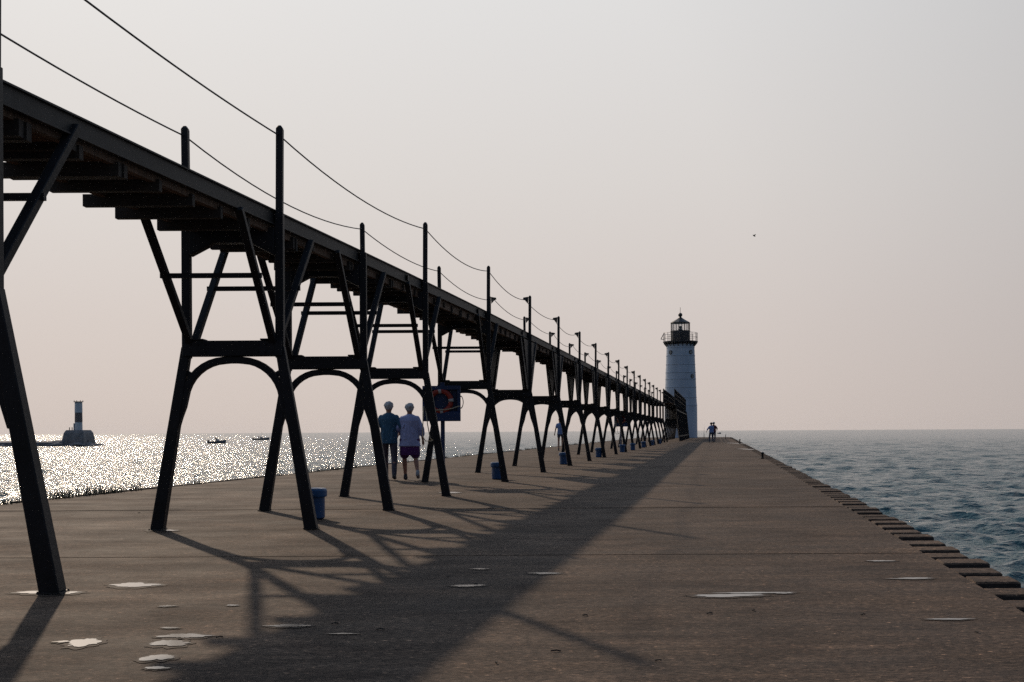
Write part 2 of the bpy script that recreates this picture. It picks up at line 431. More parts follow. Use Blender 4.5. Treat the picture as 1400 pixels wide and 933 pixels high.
# puddles
def puddle(cx, cy, wpx, hpx, lobes=3, seed=0):
    rr = random.Random(seed); mb = MB()
    c = G(cx, cy); a = abs(G(cx + wpx / 2, cy).x - c.x); bb = abs(G(cx, cy - hpx / 2).y - G(cx, cy + hpx / 2).y) / 2
    n = 150; ph = [rr.uniform(0, 6.28) for _ in range(30)]; pts = []; rim = []
    for i in range(n):
        t = 2 * math.pi * i / n
        k = 1 + sum(.55 / (j + 2) ** 1.05 * math.sin((j + 2) * t + ph[j]) for j in range(26)) * .55
        k = max(.12, k); e = 1 if hpx > 7.5 else 1.5
        sn = math.copysign(abs(math.sin(t)) ** e, math.sin(t))
        pts.append((c.x + a * k * math.cos(t), c.y + bb * k * sn))
        k2 = 1.22 + (k - 1) * .6 + .08 * math.sin(9 * t + ph[3]); rim.append((c.x + a * 1.05 * k2 * math.cos(t), c.y + bb * 1.35 * k2 * sn))
    d = MB(); d.bm.faces.new([d.bm.verts.new((*p, .0035)) for p in rim]); tag(d.obj('damp_patch', M['damp']), kind='structure')
    f = mb.bm.faces.new([mb.bm.verts.new((*p, .0065)) for p in pts])
    if f.normal.z < 0: pass
    o = mb.obj('puddle', M['puddle']); tag(o, kind='structure')
for i, (cx, cy, wp, hp) in enumerate([(67, 811.5, 84, 5), (185, 801, 62, 6), (115, 880, 46, 9), (84, 879, 22, 2.5), (232, 881, 48, 8), (252, 871, 62, 6),
        (215, 901, 50, 7), (214, 915, 30, 4), (233, 860, 25, 2), (230, 830, 22, 2), (222, 726, 40, 2), (395, 857, 52, 4), (640, 802, 46, 2.6), (745, 785, 46, 2),
        (995, 815.5, 100, 3.6), (1030, 811.8, 96, 2.0), (1072, 812.2, 24, 1.6), (1248, 792, 54, 2), (1205, 768, 40, 1.2), (1298, 848, 56, 2.2), (470, 868, 36, 1.5),
        (615, 674, 30, 1.5), (1007, 606.5, 9, 1.6), (1021, 614.5, 12, 1.4), (657, 779, 24, 1.4), (318, 829, 16, 1.6)]):
    puddle(cx, cy, wp, hp, seed=40 + i)

# litter on the slab: a few twigs and leaves
mb = MB()
for px_, py_ in ((800, 843), (760, 892), (678, 908), (650, 800), (612, 790), (970, 840), (1030, 836), (1335, 866), (900, 905), (1180, 842), (520, 862), (458, 854), (190, 702), (300, 873)):
    c = G(px_, py_); a = random.uniform(0, 3.1); ln = random.uniform(.012, .03)
    d = Vector((math.cos(a), math.sin(a), 0)) * ln
    mb.tube([c - d + Vector((0, 0, .008)), c + Vector((.004, .002, .010)), c + d + Vector((0, 0, .005))], .0035, 5)
tag(mb.obj('leaf_litter', M['joist']), 'scattered dark twigs and leaf bits lying on the brown pier concrete', 'litter', kind='stuff')

# weeds along the left rim
mb = MB()
for c in range(150):
    k = 9.5 * (60 / 9.5) ** random.random(); Y = k * KY
    dens = math.sin(k * 1.7) + math.sin(k * .63 + 1)
    if dens < -.2 and random.random() < .85: continue
    tall = random.uniform(.03, .11) * (1.0 + max(0, dens) * .5)
    for b_ in range(20):
        p = Vector((xl(Y) + random.uniform(-.1, .12), Y + random.gauss(0, .16), 0))
        h = tall * random.uniform(.4, 1.2); a = random.uniform(0, 6.28); l_ = h * random.uniform(.1, .7); wd = .004
        tip = p + Vector((math.cos(a) * l_, math.sin(a) * l_, h)); m_ = (p + tip) / 2 + Vector((0, 0, h * .15))
        vs = [mb.bm.verts.new(v_) for v_ in (p - Vector((wd, 0, 0)), p + Vector((wd, 0, 0)), m_ + Vector((wd * .8, 0, 0)), tip, m_ - Vector((wd * .8, 0, 0)))]
        mb.bm.faces.new(vs)
tag(mb.obj('weeds', M['weed']), 'dry grass and weeds growing along the far left rim of the pier', 'weeds', kind='stuff')

# ------------------------------------------------------------------ catwalk
def cx_(Y, shift=0):               # centre line between the posts
    return (-4.18 - .79) * EYE + SL * Y + shift
PH, FH = .504, .83               # half spacing of posts and of feet
ZB0, ZB1 = 1.92, 2.09            # arch beam
ZT = 4.44                        # post top
ZD = 3.50                        # deck top
DV = Vector((SL, 1, 0)).normalized()

def DZ(Y):
    """the near spans sit a little lower"""
    return float(np.interp(Y / KY, [1.5, 4.58, 7.535, 9.315, 11.3, 14.43], [-.15, -.125, -.085, -.055, -.025, 0]))
def make_bent(tall=True, ears=False, post_top=ZT, filled=False, FH=FH):
    root = empty('trestle_bent')
    P, S = M['paint'], M['steel']
    for s in (-1, 1):
        mb = MB()
        mb.beam((s * PH, 0, ZB0 + .10), (s * FH, 0, 0), .10, .10, .135, .13)
        mb.obj('leg', P, root, bevel=.008)
        mb = MB(); top = post_top if tall else ZD + .10
        mb.beam((s * PH, 0, ZB0 - .02), (s * PH, 0, ZD), .088, .10)
        if tall:
            mb.beam((s * PH, 0, ZD), (s * PH + s * .008, 0, top), .072, .085)
            mb.beam((s * PH + s*.008, 0, top), (s * PH + s * .008, 0, top + .035), .072, .085, .03, .04)
        else: mb.box(s * PH - .02, s * PH + .02, -.03, .03, ZD, top)
        o = mb.obj('post', P, root, bevel=.005)
        if ears and tall:
            mb = MB(); x = s * PH
            mb.prism([(x - s * .03, top + .005), (x - s * .16, top - .015), (x - s * .17, top - .06), (x - s * .12, top - .075), (x - s * .04, top - .17)], 'y', -.012, .012)
            mb.obj('cable_bracket', S, root)
        # two raking struts fore and aft, footed on the beam
        for d in (-1, 1):
            a = Vector((s * (PH - .055), 0, ZB1 - .01)) + DV * (.06 * d); b_ = Vector((s * (PH - .02), 0, 3.36)) + DV * (.98 * d)
            mb = MB(); mb.beam(a, b_, .075, .075); mb.obj('raking_strut', P, root, bevel=.006)
        # small knee between leg and arch
        mb = MB()
        mb.beam((s * .555, 0, 1.77), (s * .42, 0, 1.69), .055, .055, side=(0, 1, 0)); mb.obj('knee_brace', P, root)
    mb = MB(); mb.box(-PH - .03, PH + .03, -.075, .075, ZB0, ZB1)
    for s in (-1, 1): mb.box(s * PH - s * .02, s * PH - s * .20, -.09, .09, ZB1 + .002, ZB1 + .02)
    for s in (-1, 1):
        for dx in (.06, .14, .22):
            for dz in (.045, .125): mb.ball((s * (PH - dx), -.078, ZB0 + dz), .012, u=6, v=4)
    mb.obj('arch_beam', P, root, bevel=.004)
    # arch
    pts = [(-.640, 0, 1.10), (-.592, 0, 1.26), (-.552, 0, 1.37)]
    for i in range(0, 9):
        t = R(180 - 10 * i - 8); pts.append((-.08 + .455 * math.cos(t), 0, 1.40 + .475 * math.sin(t)))
    pts += [(-.04, 0, 1.880), (.04, 0, 1.880)]
    pts += [(-x, y_, z) for x, y_, z in pts[:-2][::-1]]
    mb = MB(); mb.sweep(pts, .092, .078); mb.obj('arch_brace', P, root, bevel=.006)
    if filled:
        # boarded webs closing the raking struts, and spandrel plates over the arch
        for s in (-1, 1):
            mb = MB(); x = s * (PH - .035)
            q_ = [(.0, ZB1), (1, ZB1), (1, 3.33), (0, 3.33)]
            a0, a1 = DV * -.06, DV * .06; b0_, b1_ = DV * -.96, DV * .96
            for off in (0,):
                a0, a1 = DV * -.38, DV * .38; b0_, b1_ = DV * -1.22, DV * 1.22
                vs = []
                for t_ in (-.018, .018):
                    for p_, z in ((a0, ZB1 + .003), (a1, ZB1 + .003), (b1_, 3.33), (b0_, 3.33)): vs.append(mb.bm.verts.new((x + t_ + p_.x, p_.y, z)))
                for f in ((3,2,1,0),(4,5,6,7),(0,1,5,4),(1,2,6,5),(2,3,7,6),(3,0,4,7)): mb.bm.faces.new([vs[i_] for i_ in f])
            mb.obj('boarded_web', P, root)
            mb = MB(); arc = [(s * (.08 + .455 * math.cos(R(a))), 1.40 + .475 * math.sin(R(a))) for a in range(8, 91, 9)]
            mb.prism([(s * .565, 1.55), *arc, (s * .08, ZB0 - .002), (s * .50, ZB0 - .002)], 'y', -.03, .03); mb.obj('spandrel_plate', P, root)
    # cap beam with chamfered gussets
    mb = MB(); x = PH - .045
    mb.prism([(-x, 3.335), (-x, 3.17), (x, 3.17), (x, 3.335)] if filled else [(-x, 3.335), (-x, 3.03), (-x + .26, 3.17), (x - .26, 3.17), (x, 3.03), (x, 3.335)], 'y', -.07, .07)
    mb.obj('cap_beam', P, root, bevel=.005)
    for d in (() if filled else (-1, 1)):
        z = 2.74; t = (z - ZB1) / (3.36 - ZB1)
        o_ = DV * (d * (.06 + .92 * t))
        mb = MB(); mb.beam(Vector((-(PH + .02), 0, z)) + o_, Vector((PH + .02, 0, z)) + o_, .045, .05, side=(0, 1, 0)); mb.obj('tie_rod', P, root)
    # foot plates and bolt heads
    for s in (-1, 1):
        mb = MB(); mb.box(s * FH - .078, s * FH + .078, -.08, .08, .006, .014)
        for i, j in ((-1, -1), (1, -1), (1, 1), (-1, 1)): mb.lathe([(.007, .014), (.007, .022)], 6, s * FH + i * .07, j * .072)
        mb.obj('foot_plate', S, root)
    return root

ordw = ['zeroth', 'first', 'second', 'third', 'fourth', 'fifth', 'sixth', 'seventh', 'eighth', 'ninth', 'tenth', 'eleventh', 'twelfth', 'thirteenth', 'fourteenth', 'fifteenth',
        'sixteenth', 'seventeenth', 'eighteenth', 'nineteenth', 'twentieth', 'twenty-first', 'twenty-second', 'twenty-third', 'twenty-fourth', 'twenty-fifth', 'twenty-sixth',
        'twenty-seventh', 'twenty-eighth', 'twenty-ninth', 'thirtieth', 'thirty-first', 'thirty-second', 'thirty-third', 'thirty-fourth', 'thirty-fifth', 'thirty-sixth']
ks = [4.58, 7.535, 9.315, 11.3, 14.43] + [14.43 + 3.2 * i for i in range(1, 8)]
while ks[-1] < 59: ks.append(ks[-1] + 3.12)
KT = ks[-1]
GRP = 'arched trestle bents carrying the catwalk along the pier'
pa = make_bent(True, False); p0 = make_bent(True, False, FH=.88); pb = make_bent(False, False); pc = make_bent(True, True, filled=True)
used = set()
bent_pos = []
for i, k in enumerate(ks):
    proto = p0 if i < 1 else pb if i == 2 else (pa if i < 5 else pc)
    r_ = proto if id(proto) not in used else copy_tree(proto)
    used.add(id(proto))
    Y = k * KY
    r_.location = (cx_(Y, -.03 if i == 0 else 0), Y, 0)
    r_.scale = (1, 1, (ZD + DZ(Y)) / ZD if i else .992)
    bent_pos.append(Y)
    look = {0: 'first black trestle bent, cut off by the left picture edge with one leg showing',
            1: 'second black trestle bent with round arch, tallest one seen whole',
            2: 'third black trestle bent from the left edge, without posts above the deck',
            3: 'fourth black trestle bent, its leg beside the two walkers'}.get(i)
    tag(r_, look or f'{ordw[i+1]} black arched trestle bent counted from the left edge of the picture', 'trestle', GRP)

r_ = copy_tree(pa); r_.location = (cx_(1.6 * KY), 1.6 * KY, 0); r_.scale = (1, 1, .97)
tag(r_, 'black trestle bent beyond the left picture edge, nearest of all', 'trestle', GRP)
# end section by the tower: offset to the right, closer bents, railings instead of cables
SH = .9 * EYE
ke = [KT + 3.6 + 2.3 * i for i in range(12)]
ke = [k for k in ke if k < 86]
pe = None
for i, k in enumerate(ke):
    if pe is None:
        r_ = pe = make_bent(False, False, filled=True)
    else: r_ = copy_tree(pe)
    Y = k * KY; r_.location = (cx_(Y, SH), Y, 0)
    tag(r_, f'{ordw[i+1]} trestle bent under the railed landing by the lighthouse, counted from its near end', 'trestle', 'close set trestle bents under the railed landing')

def joist_ys(y0, y1, avoid):
    res = []; y = y0
    while y < y1:
        yy = y
        if all(abs(yy - a) > .13 for a in avoid): res.append(yy)
        y += .62 + (random.random() - .5) * .1
    return res
def make_deck(name, label, Y0, Y1, sh, avoid):
    root = empty(name, (cx_(Y0, sh), Y0, 0)); tag(root, label, 'catwalk deck')
    def X(Y, off): return SL * (Y - Y0) + off
    # channel stringers in lengths, splice plates at the joints
    for s in (-1, 1):
        mb = MB(); xo = s * (PH - .05)
        for (a, b_, z0, z1) in ((-.012, .012, 3.335, 3.49), (-.012 if s > 0 else -.05, .05 if s < 0 else .012, 3.335, 3.35)):
            pass
        segs = []
        yy = Y0
        while yy < Y1:
            y2 = min(Y1, yy + 2.5); segs.append((yy, y2)); yy = y2
        for a, b_ in segs:
            a2, b2 = a, b_ - .002
            for (o0, o1, z0, z1) in ((0, s * -.016, 3.370, 3.535), (s * .0, s * .022, 3.521, 3.535), (s * .0, s * .022, 3.370, 3.382)):
                v = [mb.bm.verts.new((X(yy_, xo + off), yy_ - Y0, z)) for z in (z1, z0) for yy_, off in ((a2, o0), (a2, o1), (b2, o1), (b2, o0))]
                for f in ((0,1,2,3),(7,6,5,4),(4,5,1,0),(5,6,2,1),(6,7,3,2),(7,4,0,3)): mb.bm.faces.new([v[i_] for i_ in f])
            mb.box(X(b_, xo + s * .004) - .006, X(b_, xo + s * .004) + .006, b_ - Y0 - .14, b_ - Y0 + .14, 3.41, 3.50) if (b_ < Y1 - 1 and int((b_ - Y0) / 2.5 + .5) % 2 == 0) else None
        mb.obj('stringer', M['steel'], root)
    mb = MB(); yy = Y0 + .02
    while yy < Y1 - .2:
        wd = random.uniform(.18, .2); zt = ZD + random.uniform(-.004, .004)
        a = X(yy, 0)
        e0, e1 = random.uniform(-.015, .01), random.uniform(-.01, .02)
        v = [mb.bm.verts.new(p) for z in (zt + .018, zt - .022) for p in ((X(yy, -PH + .075 + e0), yy - Y0, z), (X(yy, PH - .09 + e1), yy - Y0, z), (X(yy + wd, PH - .09 + e1), yy + wd - Y0, z), (X(yy + wd, -PH + .075 + e0), yy + wd - Y0, z))]
        for f in ((0,1,2,3),(7,6,5,4),(4,5,1,0),(5,6,2,1),(6,7,3,2),(7,4,0,3)): mb.bm.faces.new([v[i_] for i_ in f])
        yy += wd + .012
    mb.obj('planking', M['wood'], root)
    js = joist_ys(Y0 + .2, Y1 - .2, avoid); far = MB(); nf = 0
    for i, yy in enumerate(js):
        dbl = random.random() < .35; o0 = random.uniform(-.10, .06)
        t = MB() if i < 98 else far
        for d in ((0, .085) if dbl else (0,)):
            zz = 3.205 + (random.uniform(-.01, .08))
            c = X(yy + d, 0); t.box(c - PH + .0 + o0 + (.07 if d else 0), c + PH - .075, yy + d - Y0 - .04, yy + d - Y0 + .04, zz, 3.338)
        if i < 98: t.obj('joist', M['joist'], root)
        else: nf += 1
    if nf: tag(far.obj('joist', M['joist'], root), kind='stuff')
    else: far.bm.free()
    # bearer timbers just inside each stringer, under the planks
    mb = MB()
    for s in (-1, 1):
        v = [mb.bm.verts.new((X(yy_, s * (PH - .13) + off), yy_ - Y0, z)) for z in (3.475, 3.345) for yy_, off in ((Y0, -.03), (Y0, .03), (Y1, .03), (Y1, -.03))]
        for f in ((0,1,2,3),(7,6,5,4),(4,5,1,0),(5,6,2,1),(6,7,3,2),(7,4,0,3)): mb.bm.faces.new([v[i_] for i_ in f])
    mb.obj('bearer', M['wood'], root)
    done = set()
    for o in COL.objects:
        if o.parent is root and o.data.name not in done:
            done.add(o.data.name)
            for v in o.data.vertices: v.co.z += DZ(v.co.y + Y0)
    return root
Yend = (KT + 1.0) * KY
make_deck('catwalk_deck', 'long raised catwalk deck of brown planks between black steel stringers', 2.0, Yend, 0, bent_pos)
make_deck('landing_deck', 'short raised deck landing beside the lighthouse at the far end of the catwalk', Yend + .02, 86 * KY, SH, [k * KY for k in ke])

# railing of the landing
for s, nm in ((1, 'right'), (-1, 'left')):
    y0, y1 = Yend + .1, 85.5 * KY
    root = empty('landing_railing', (cx_(y0, SH) + s * PH, y0, ZD)); tag(root, f'dark post and rail fence on the {nm} side of the landing by the lighthouse', 'railing', 'railings of the landing')
    n = 12
    for i in range(n + 1):
        d = (y1 - y0) * i / n; mb = MB(); mb.beam((SL * d, d, -.05), (SL * d, d, 1.3), .075, .075); mb.obj('rail_post', M['paint'], root)
    for z in (.45, .85, 1.25):
        mb = MB(); d = y1 - y0; mb.beam((0, 0, z), (SL * d, d, z), .05, .05); mb.obj('rail', M['paint'], root)
    mb = MB(); n2 = 150
    for i in range(n2):
        d = (y1 - y0) * (i + .5) / n2; mb.box(SL * d - .008, SL * d + .008, d - .012, d + .012, .02, 1.22)
    mb.obj('infill_bars', M['paint'], root)
# vertical slats closing the right side below the landing
root = empty('slatted_screen', (cx_(Yend + .2, SH) + FH + .02, Yend + .2, 0)); tag(root, 'dark slatted screen closing the side under the landing near the tower', 'screen')
mb = MB(); y1 = 85.5 * KY - Yend
for i in range(60):
    d = y1 * i / 60; mb.beam((SL * d + .08, d, .02), (SL * d - FH + PH + .08, d, 3.30), .03, .16, side=(1, 0, 0))
mb.obj('slats', M['paint'], root)
mb = MB(); mb.beam((.04, 0, .5), (.04 + SL * y1, y1, .5), .05, .1); mb.beam((-.2, 0, 2.9), (-.2 + SL * y1, y1, 2.9), .05, .1); mb.obj('screen_rail', M['paint'], root)

# hand cables
for s, nm in ((-1, 'left'), (1, 'right')):
    ys_ = [1.49 * KY] + [y_ for i, y_ in enumerate(bent_pos) if i != 2]
    root_y = ys_[0]
    pts = []
    for n_, (a, b_) in enumerate(zip(ys_, ys_[1:])):
        sag = {0: .08, 1: .05, 2: .20}.get(n_, .14) * (1 + .25 * math.sin(n_ * 2.1 + s))
        oa = s * (PH + .008) if n_ < 5 else s * (PH - .12); ob = s * (PH + .008) if n_ + 1 < 5 else s * (PH - .12)
        m_ = 14
        for i in range(m_):
            t = i / m_; yy = a + (b_ - a) * t
            pts.append((cx_(yy) + oa + (ob - oa) * t, yy, ZT - .075 + float(np.interp(yy / KY, [4.58, 7.535, 11.3, 14.43], [-.02, -.11, -.03, 0])) - 4 * sag * t * (1 - t)))
    pts.append((cx_(ys_[-1]) + ob, ys_[-1], ZT - .075))
    mb = MB(); mb.tube(pts, .0085, 6)
    o = mb.obj('hand_cable', M['cable'], smooth=True)
    tag(o, f'thin sagging hand cable strung through the {nm} row of catwalk posts', 'cable', 'hand cables along the catwalk')

# ------------------------------------------------------------------ blue bins
def make_bin():
    root = empty('blue_bin')
    mb = MB(); mb.lathe([(.105, .0), (.125, .02), (.125, .30), (.115, .302)], 28); mb.obj('bin_body', M['blue'], root, smooth=False)
    mb = MB(); mb.lathe([(.126, .265), (.148, .27), (.152, .285), (.152, .345), (.14, .368), (.12, .372), (.04, .378)], 28); mb.obj('bin_lid', M['bluelid'], root)
    mb = MB(); mb.box(-.06, .06, -.165, -.148, .29, .32); mb.obj('lid_handle', M['bluelid'], root)
    return root
bin0 = None
bl = ['blue bin behind the right leg of the second trestle bent, nearest of the row', 'blue bin left of the right leg of the fifth trestle bent',
      'blue bin in front of the walker with auburn hair', 'blue bin beside the eighth trestle bent leg, third beyond the buoy board',
      'blue bin under the farther buoy board', 'distant blue bin, first beyond the farther buoy board', 'small distant blue bin, second beyond the farther buoy board',
      'small distant blue bin, third beyond the farther buoy board', 'small distant blue bin, fourth beyond the farther buoy board, farthest one']
for i, (x, y) in enumerate([(427.5, 711), (680, 656), (771, 635.5), (819, 625.6), (851, 618.6), (865.5, 616), (880, 612.3), (892, 609.5), (902, 607.3)]):
    if bin0 is None: bin0 = r_ = make_bin()
    else: r_ = copy_tree(bin0)
    r_.location = G(x, y) + Vector((0, .12, .002)); tag(r_, bl[i], 'bin', 'blue bins in a row under the catwalk')

# ------------------------------------------------------------------ lifebuoy stations
def make_buoy():
    root = empty('lifebuoy_station')
    mb = MB(); mb.box(-.04, .04, .03, .10, .002, 2.02); mb.obj('post', M['board'], root, bevel=.004)
    mb = MB()
    mb.box(-.39, .36, .0, .03, 1.25, 1.95)
    mb.box(-.39, .36, -.10, -.002, 1.87, 1.95); mb.box(-.39, .36, -.10, -.002, 1.25, 1.44)
    mb.box(-.39, -.35, -.10, -.002, 1.442, 1.868); mb.box(.30, .36, -.10, -.002, 1.442, 1.868)
    mb.obj('board', M['board'], root, bevel=.006)
    def torus(mb, a0, a1, r=.205, t=.05):
        pts = [(-.03 + r * math.cos(R(a)), -.062, 1.645 + r * math.sin(R(a))) for a in np.linspace(a0, a1, max(3, int((a1 - a0) / 8)))]
        mb.tube(pts, t, 12)
    ring = MB(); torus(ring, -30, 360 - 30.01); ring = ring.obj('ring', M['orange'], root, smooth=True)
    for c in (95, 5, 185, 275):
        mb = MB(); torus(mb, c - 8, c + 8, t=.053) ; mb.obj('white_band', M['white'], ring, smooth=True)
    mb = MB(); pts = []
    for i in range(60):
        t = i / 59 * 2 * math.pi * 3
        pts.append((.36 + .02 + .035 * math.cos(t + .3 * math.sin(t)), -.05 + .01 * math.sin(t * .7), 1.62 + .12 * math.sin(t) + .01 * i / 59))
    mb.tube(pts, .008, 5)
    mb.tube([(-.30, -.09, 1.50), (-.12, -.115, 1.47), (.05, -.115, 1.475), (.2, -.115, 1.50), (.34, -.10, 1.55)], .012, 6)
    mb.tube([(-.36, -.11, 1.55), (-.38, -.12, 1.2), (-.385, -.12, .95), (-.33, -.13, .86), (-.22, -.13, .86), (-.1, -.1, .93)], .010, 5)
    mb.tube([(-.33, -.11, 1.55), (-.29, -.12, 1.2), (-.24, -.12, .92), (-.2, -.12, .88)], .010, 5)
    mb.obj('rope', M['rope'], root, smooth=True)
    return root
b0 = make_buoy(); b0.location = G(605.5, 662.4); tag(b0, 'blue board on a post with orange ring buoy, beside the two nearer walkers', 'lifebuoy', 'lifebuoy boards under the catwalk')
b1 = copy_tree(b0); b1.location = G(849.5, 615.6); tag(b1, 'distant blue board with orange ring buoy, deep among the trestle legs', 'lifebuoy', 'lifebuoy boards under the catwalk')
b1.rotation_euler = (0, 0, .25)

# ------------------------------------------------------------------ lighthouse
TY = 145.0
pm = TY / FPX
tx = AT(931.0, 600, TY).x
lh = empty('lighthouse', (tx, TY, 0), 0, label='tall white round lighthouse tower with black lantern room at the end of the pier', cat='lighthouse')
def tz(y): return EYE + (588.3 - y) * pm
rows = [(603, 22.3), (556, 22.0), (545, 21.3), (531, 20.9), (520, 20.5), (511, 20.2), (500, 19.7), (488, 19.3), (477, 18.9), (470.5, 18.5)]
mb = MB(); prof = []
for (y0, r0), (y1, r1) in zip(rows, rows[1:]):
    z0 = max(0, tz(y0)); z1 = tz(y1)
    prof += [(r0 * pm - .02, z0), (r0 * pm - .02, z0 + .05), (r0 * pm + .03, z0 + .05), (r0 * pm + .03, z0 + .17), (r0 * pm, z0 + .18), (r1 * pm + .01, z1 - .005)]
mb.lathe(prof, 56); mb.obj('tower_shell', M['tower'], lh)
mb = MB(); zg = tz(470.5)
mb.lathe([(18.5 * pm + .03, zg - .12), (20.5 * pm, zg), (23.3 * pm, zg + .16), (23.6 * pm, zg + .18), (23.6 * pm, zg + .30), (23.0 * pm, zg + .305)], 40); gal = mb.obj('gallery', M['towerblack'], lh)
for i in range(20):
    a = 2 * math.pi * i / 20; mb = MB(); r0, r1 = 18.8 * pm, 22.6 * pm
    mb.beam((r0 * math.cos(a), r0 * math.sin(a), zg - .35), (r1 * math.cos(a), r1 * math.sin(a), zg + .1), .09, .12); mb.obj('corbel', M['towerblack'], gal)
zf = zg + .30
mb = MB(); mb.lathe([(13.4 * pm, zf - .02), (13.4 * pm, tz(453.8)), (13.7 * pm, tz(453.4)), (13.7 * pm, tz(452.8))], 10); mb.obj('lantern_drum', M['towerblack'], lh)
mb = MB(); mb.lathe([(12.2 * pm, tz(452.75)), (12.2 * pm, tz(442.3))], 10, cap=False); mb.obj('lantern_glass', M['glass'], lh)
mb = MB()
for i in range(10):
    a = 2 * math.pi * i / 10; r_0 = 12.6 * pm
    mb.beam((r_0 * math.cos(a), r_0 * math.sin(a), tz(452.8)), (r_0 * math.cos(a), r_0 * math.sin(a), tz(442)), .09, .09)
mb.obj('glazing_bars', M['towerblack'], lh)
mb = MB(); mb.lathe([(.3, tz(452.5)), (.3, tz(450)), (.12, tz(449.5)), (.12, tz(449))], 12); mb.ball((0, 0, tz(447.6)), .18); mb.obj('lamp', M['towerblack'], lh)
mb = MB(); mb.lathe([(13.3 * pm, tz(442.4)), (13.6 * pm, tz(441.6)), (12.6 * pm, tz(440.9)), (6 * pm, tz(437.2)), (2.2 * pm, tz(434.6)), (1.4 * pm, tz(433.5)), (1.4 * pm, tz(432))], 10)
rf = mb.obj('roof', M['towerblack'], lh)
mb = MB(); mb.ball((0, 0, tz(430.9)), 2.9 * pm); mb.tube([(0, 0, tz(428.5)), (0, 0, tz(420.5))], .03, 6); mb.obj('ventilator_ball', M['towerblack'], rf, smooth=True)
# gallery railing
rl = None
mb = MB(); rr_ = 22.9 * pm
for i in range(16):
    a = 2 * math.pi * (i + .5) / 16; mb.beam((rr_ * math.cos(a), rr_ * math.sin(a), zf), (rr_ * math.cos(a), rr_ * math.sin(a), zf + 1.12), .05, .05)
for z in (.55, 1.1):
    mb.tube([(rr_ * math.cos(R(a)), rr_ * math.sin(R(a)), zf + z) for a in range(0, 361, 10)], .022, 5)
mb.obj('gallery_railing', M['towerblack'], lh)
mb = MB(); c = AT(903.6, 464, TY) - Vector((tx, TY, 0)); d_ = AT(908.2, 455, TY) - Vector((tx, TY, 0)); e_ = AT(908, 464.5, TY) - Vector((tx, TY, 0))
mb.beam(c, d_, .09, .09); mb.beam(c, e_, .07, .07); mb.obj('davit', M['towerblack'], lh)
for (x, y) in ((915.8, 482.8), (942.2, 482.8), (944, 515.4)):
    u = (x - 930.9) * pm; z = tz(y); rt = 19.2 * pm if y < 500 else 20.3 * pm
    a = math.asin(max(-1, min(1, u / rt)))
    p = Vector((rt * math.sin(a), -rt * math.cos(a), z)); nrm = Vector((math.sin(a), -math.cos(a), 0))
    mb = MB(); mb.tube([p - nrm * .12, p + nrm * .09], .28, 20); fr = mb.obj('porthole', M['towerblack'], lh)
    mb = MB(); mb.tube([p + nrm * .091, p + nrm * .10], .20, 16); mb.obj('pane', M['glass'], fr)

# ------------------------------------------------------------------ far breakwater and beacon
BY = 2.55 * FPX / 17.2
bw = empty('breakwater', (0, BY, WZ), 0, label='low grey stone breakwater reaching in from the left edge across the water', cat='breakwater')
mb = MB()
def bx(x): return AT(x, 600, BY).x
def bz(y, x=100): return AT(x, y, BY).z - WZ
o_x = -60
mb.prism([(-4, -1), (-4, bz(604.6)), (-1.5, bz(603.2)), (3, bz(603.2)), (6, -1)], 'x', bx(-260), bx(92))
mb.prism([(-4, -1), (-3.2, bz(603.2)), (-1.5, bz(602)), (3, bz(602)), (6, -1)], 'x', bx(80), bx(95))
mb.obj('wall', M['rubble'], bw, bevel=.05)
mb = MB()
for i in range(46):
    x = random.uniform(bx(118), bx(133)) if i < 26 else random.uniform(bx(-20), bx(120)); s = random.uniform(.3, .8)
    mb.ball((x, random.uniform(-5, -3) if i >= 26 else random.uniform(-3, 3), random.uniform(-.1, .35 if x < bx(127) else .1)), s, (1.3, 1, .6), 7, 5)
mb.obj('rocks', M['rubble'], bw)
bc = empty('beacon', (bx(107.6), BY, WZ), 0, label='slim white beacon tower with a red band on a sloped stone base', cat='beacon')
q = BY / FPX
mb = MB()
def frus(z0, z1, a0, a1, d0, d1, cx0=0, cx1=0):
    v = [mb.bm.verts.new((cx + sx * a, sy * d, z)) for z, a, d, cx in ((z0, a0, d0, cx0), (z1, a1, d1, cx1)) for sx, sy in ((-1, -1), (1, -1), (1, 1), (-1, 1))]
    for f in ((3,2,1,0),(4,5,6,7),(0,1,5,4),(1,2,6,5),(2,3,7,6),(3,0,4,7)): mb.bm.faces.new([v[i_] for i_ in f])
frus(-1, bz(603), 16.2 * q, 15.0 * q, 3.2, 3.0); frus(bz(603), bz(592), 15.0 * q, 13.2 * q, 2.99, 2.6); frus(bz(592), bz(588.3), 13.2 * q, 11.2 * q, 2.59, 2.2)
mb.box(14 * q, 16.6 * q, -1.2, 1.2, -.5, bz(601))
mb.obj('stone_base', M['rubble'], bc)
for nm, ya_, yb_, mt in (('shaft', 588.3, 577.5, 'beacon'), ('red_band', 577.5, 564.5, 'bandhazed'), ('shaft', 564.5, 550.2, 'beacon')):
    mb = MB(); mb.lathe([(5.1 * q, bz(ya_) + .002), (4.9 * q, bz(yb_) - .002)], 20); mb.obj(nm, M[mt], bc)
mb = MB(); mb.lathe([(4.9 * q, bz(550.2)), (6.4 * q, bz(550.0)), (6.4 * q, bz(549.2)), (5.0 * q, bz(549.15))], 16)
for a in range(8): mb.tube([(6 * q * math.cos(a * .785), 6 * q * math.sin(a * .785), bz(549.3)), (6 * q * math.cos(a * .785), 6 * q * math.sin(a * .785), bz(547.6))], .05, 5)
mb.obj('beacon_gallery', M['towerblack'], bc)
mb = MB(); mb.box(-5.8 * q, -4.9 * q, -.5, .5, bz(588.3), bz(579)); mb.obj('equipment_box', M['beacon'], bc)
mb = MB()
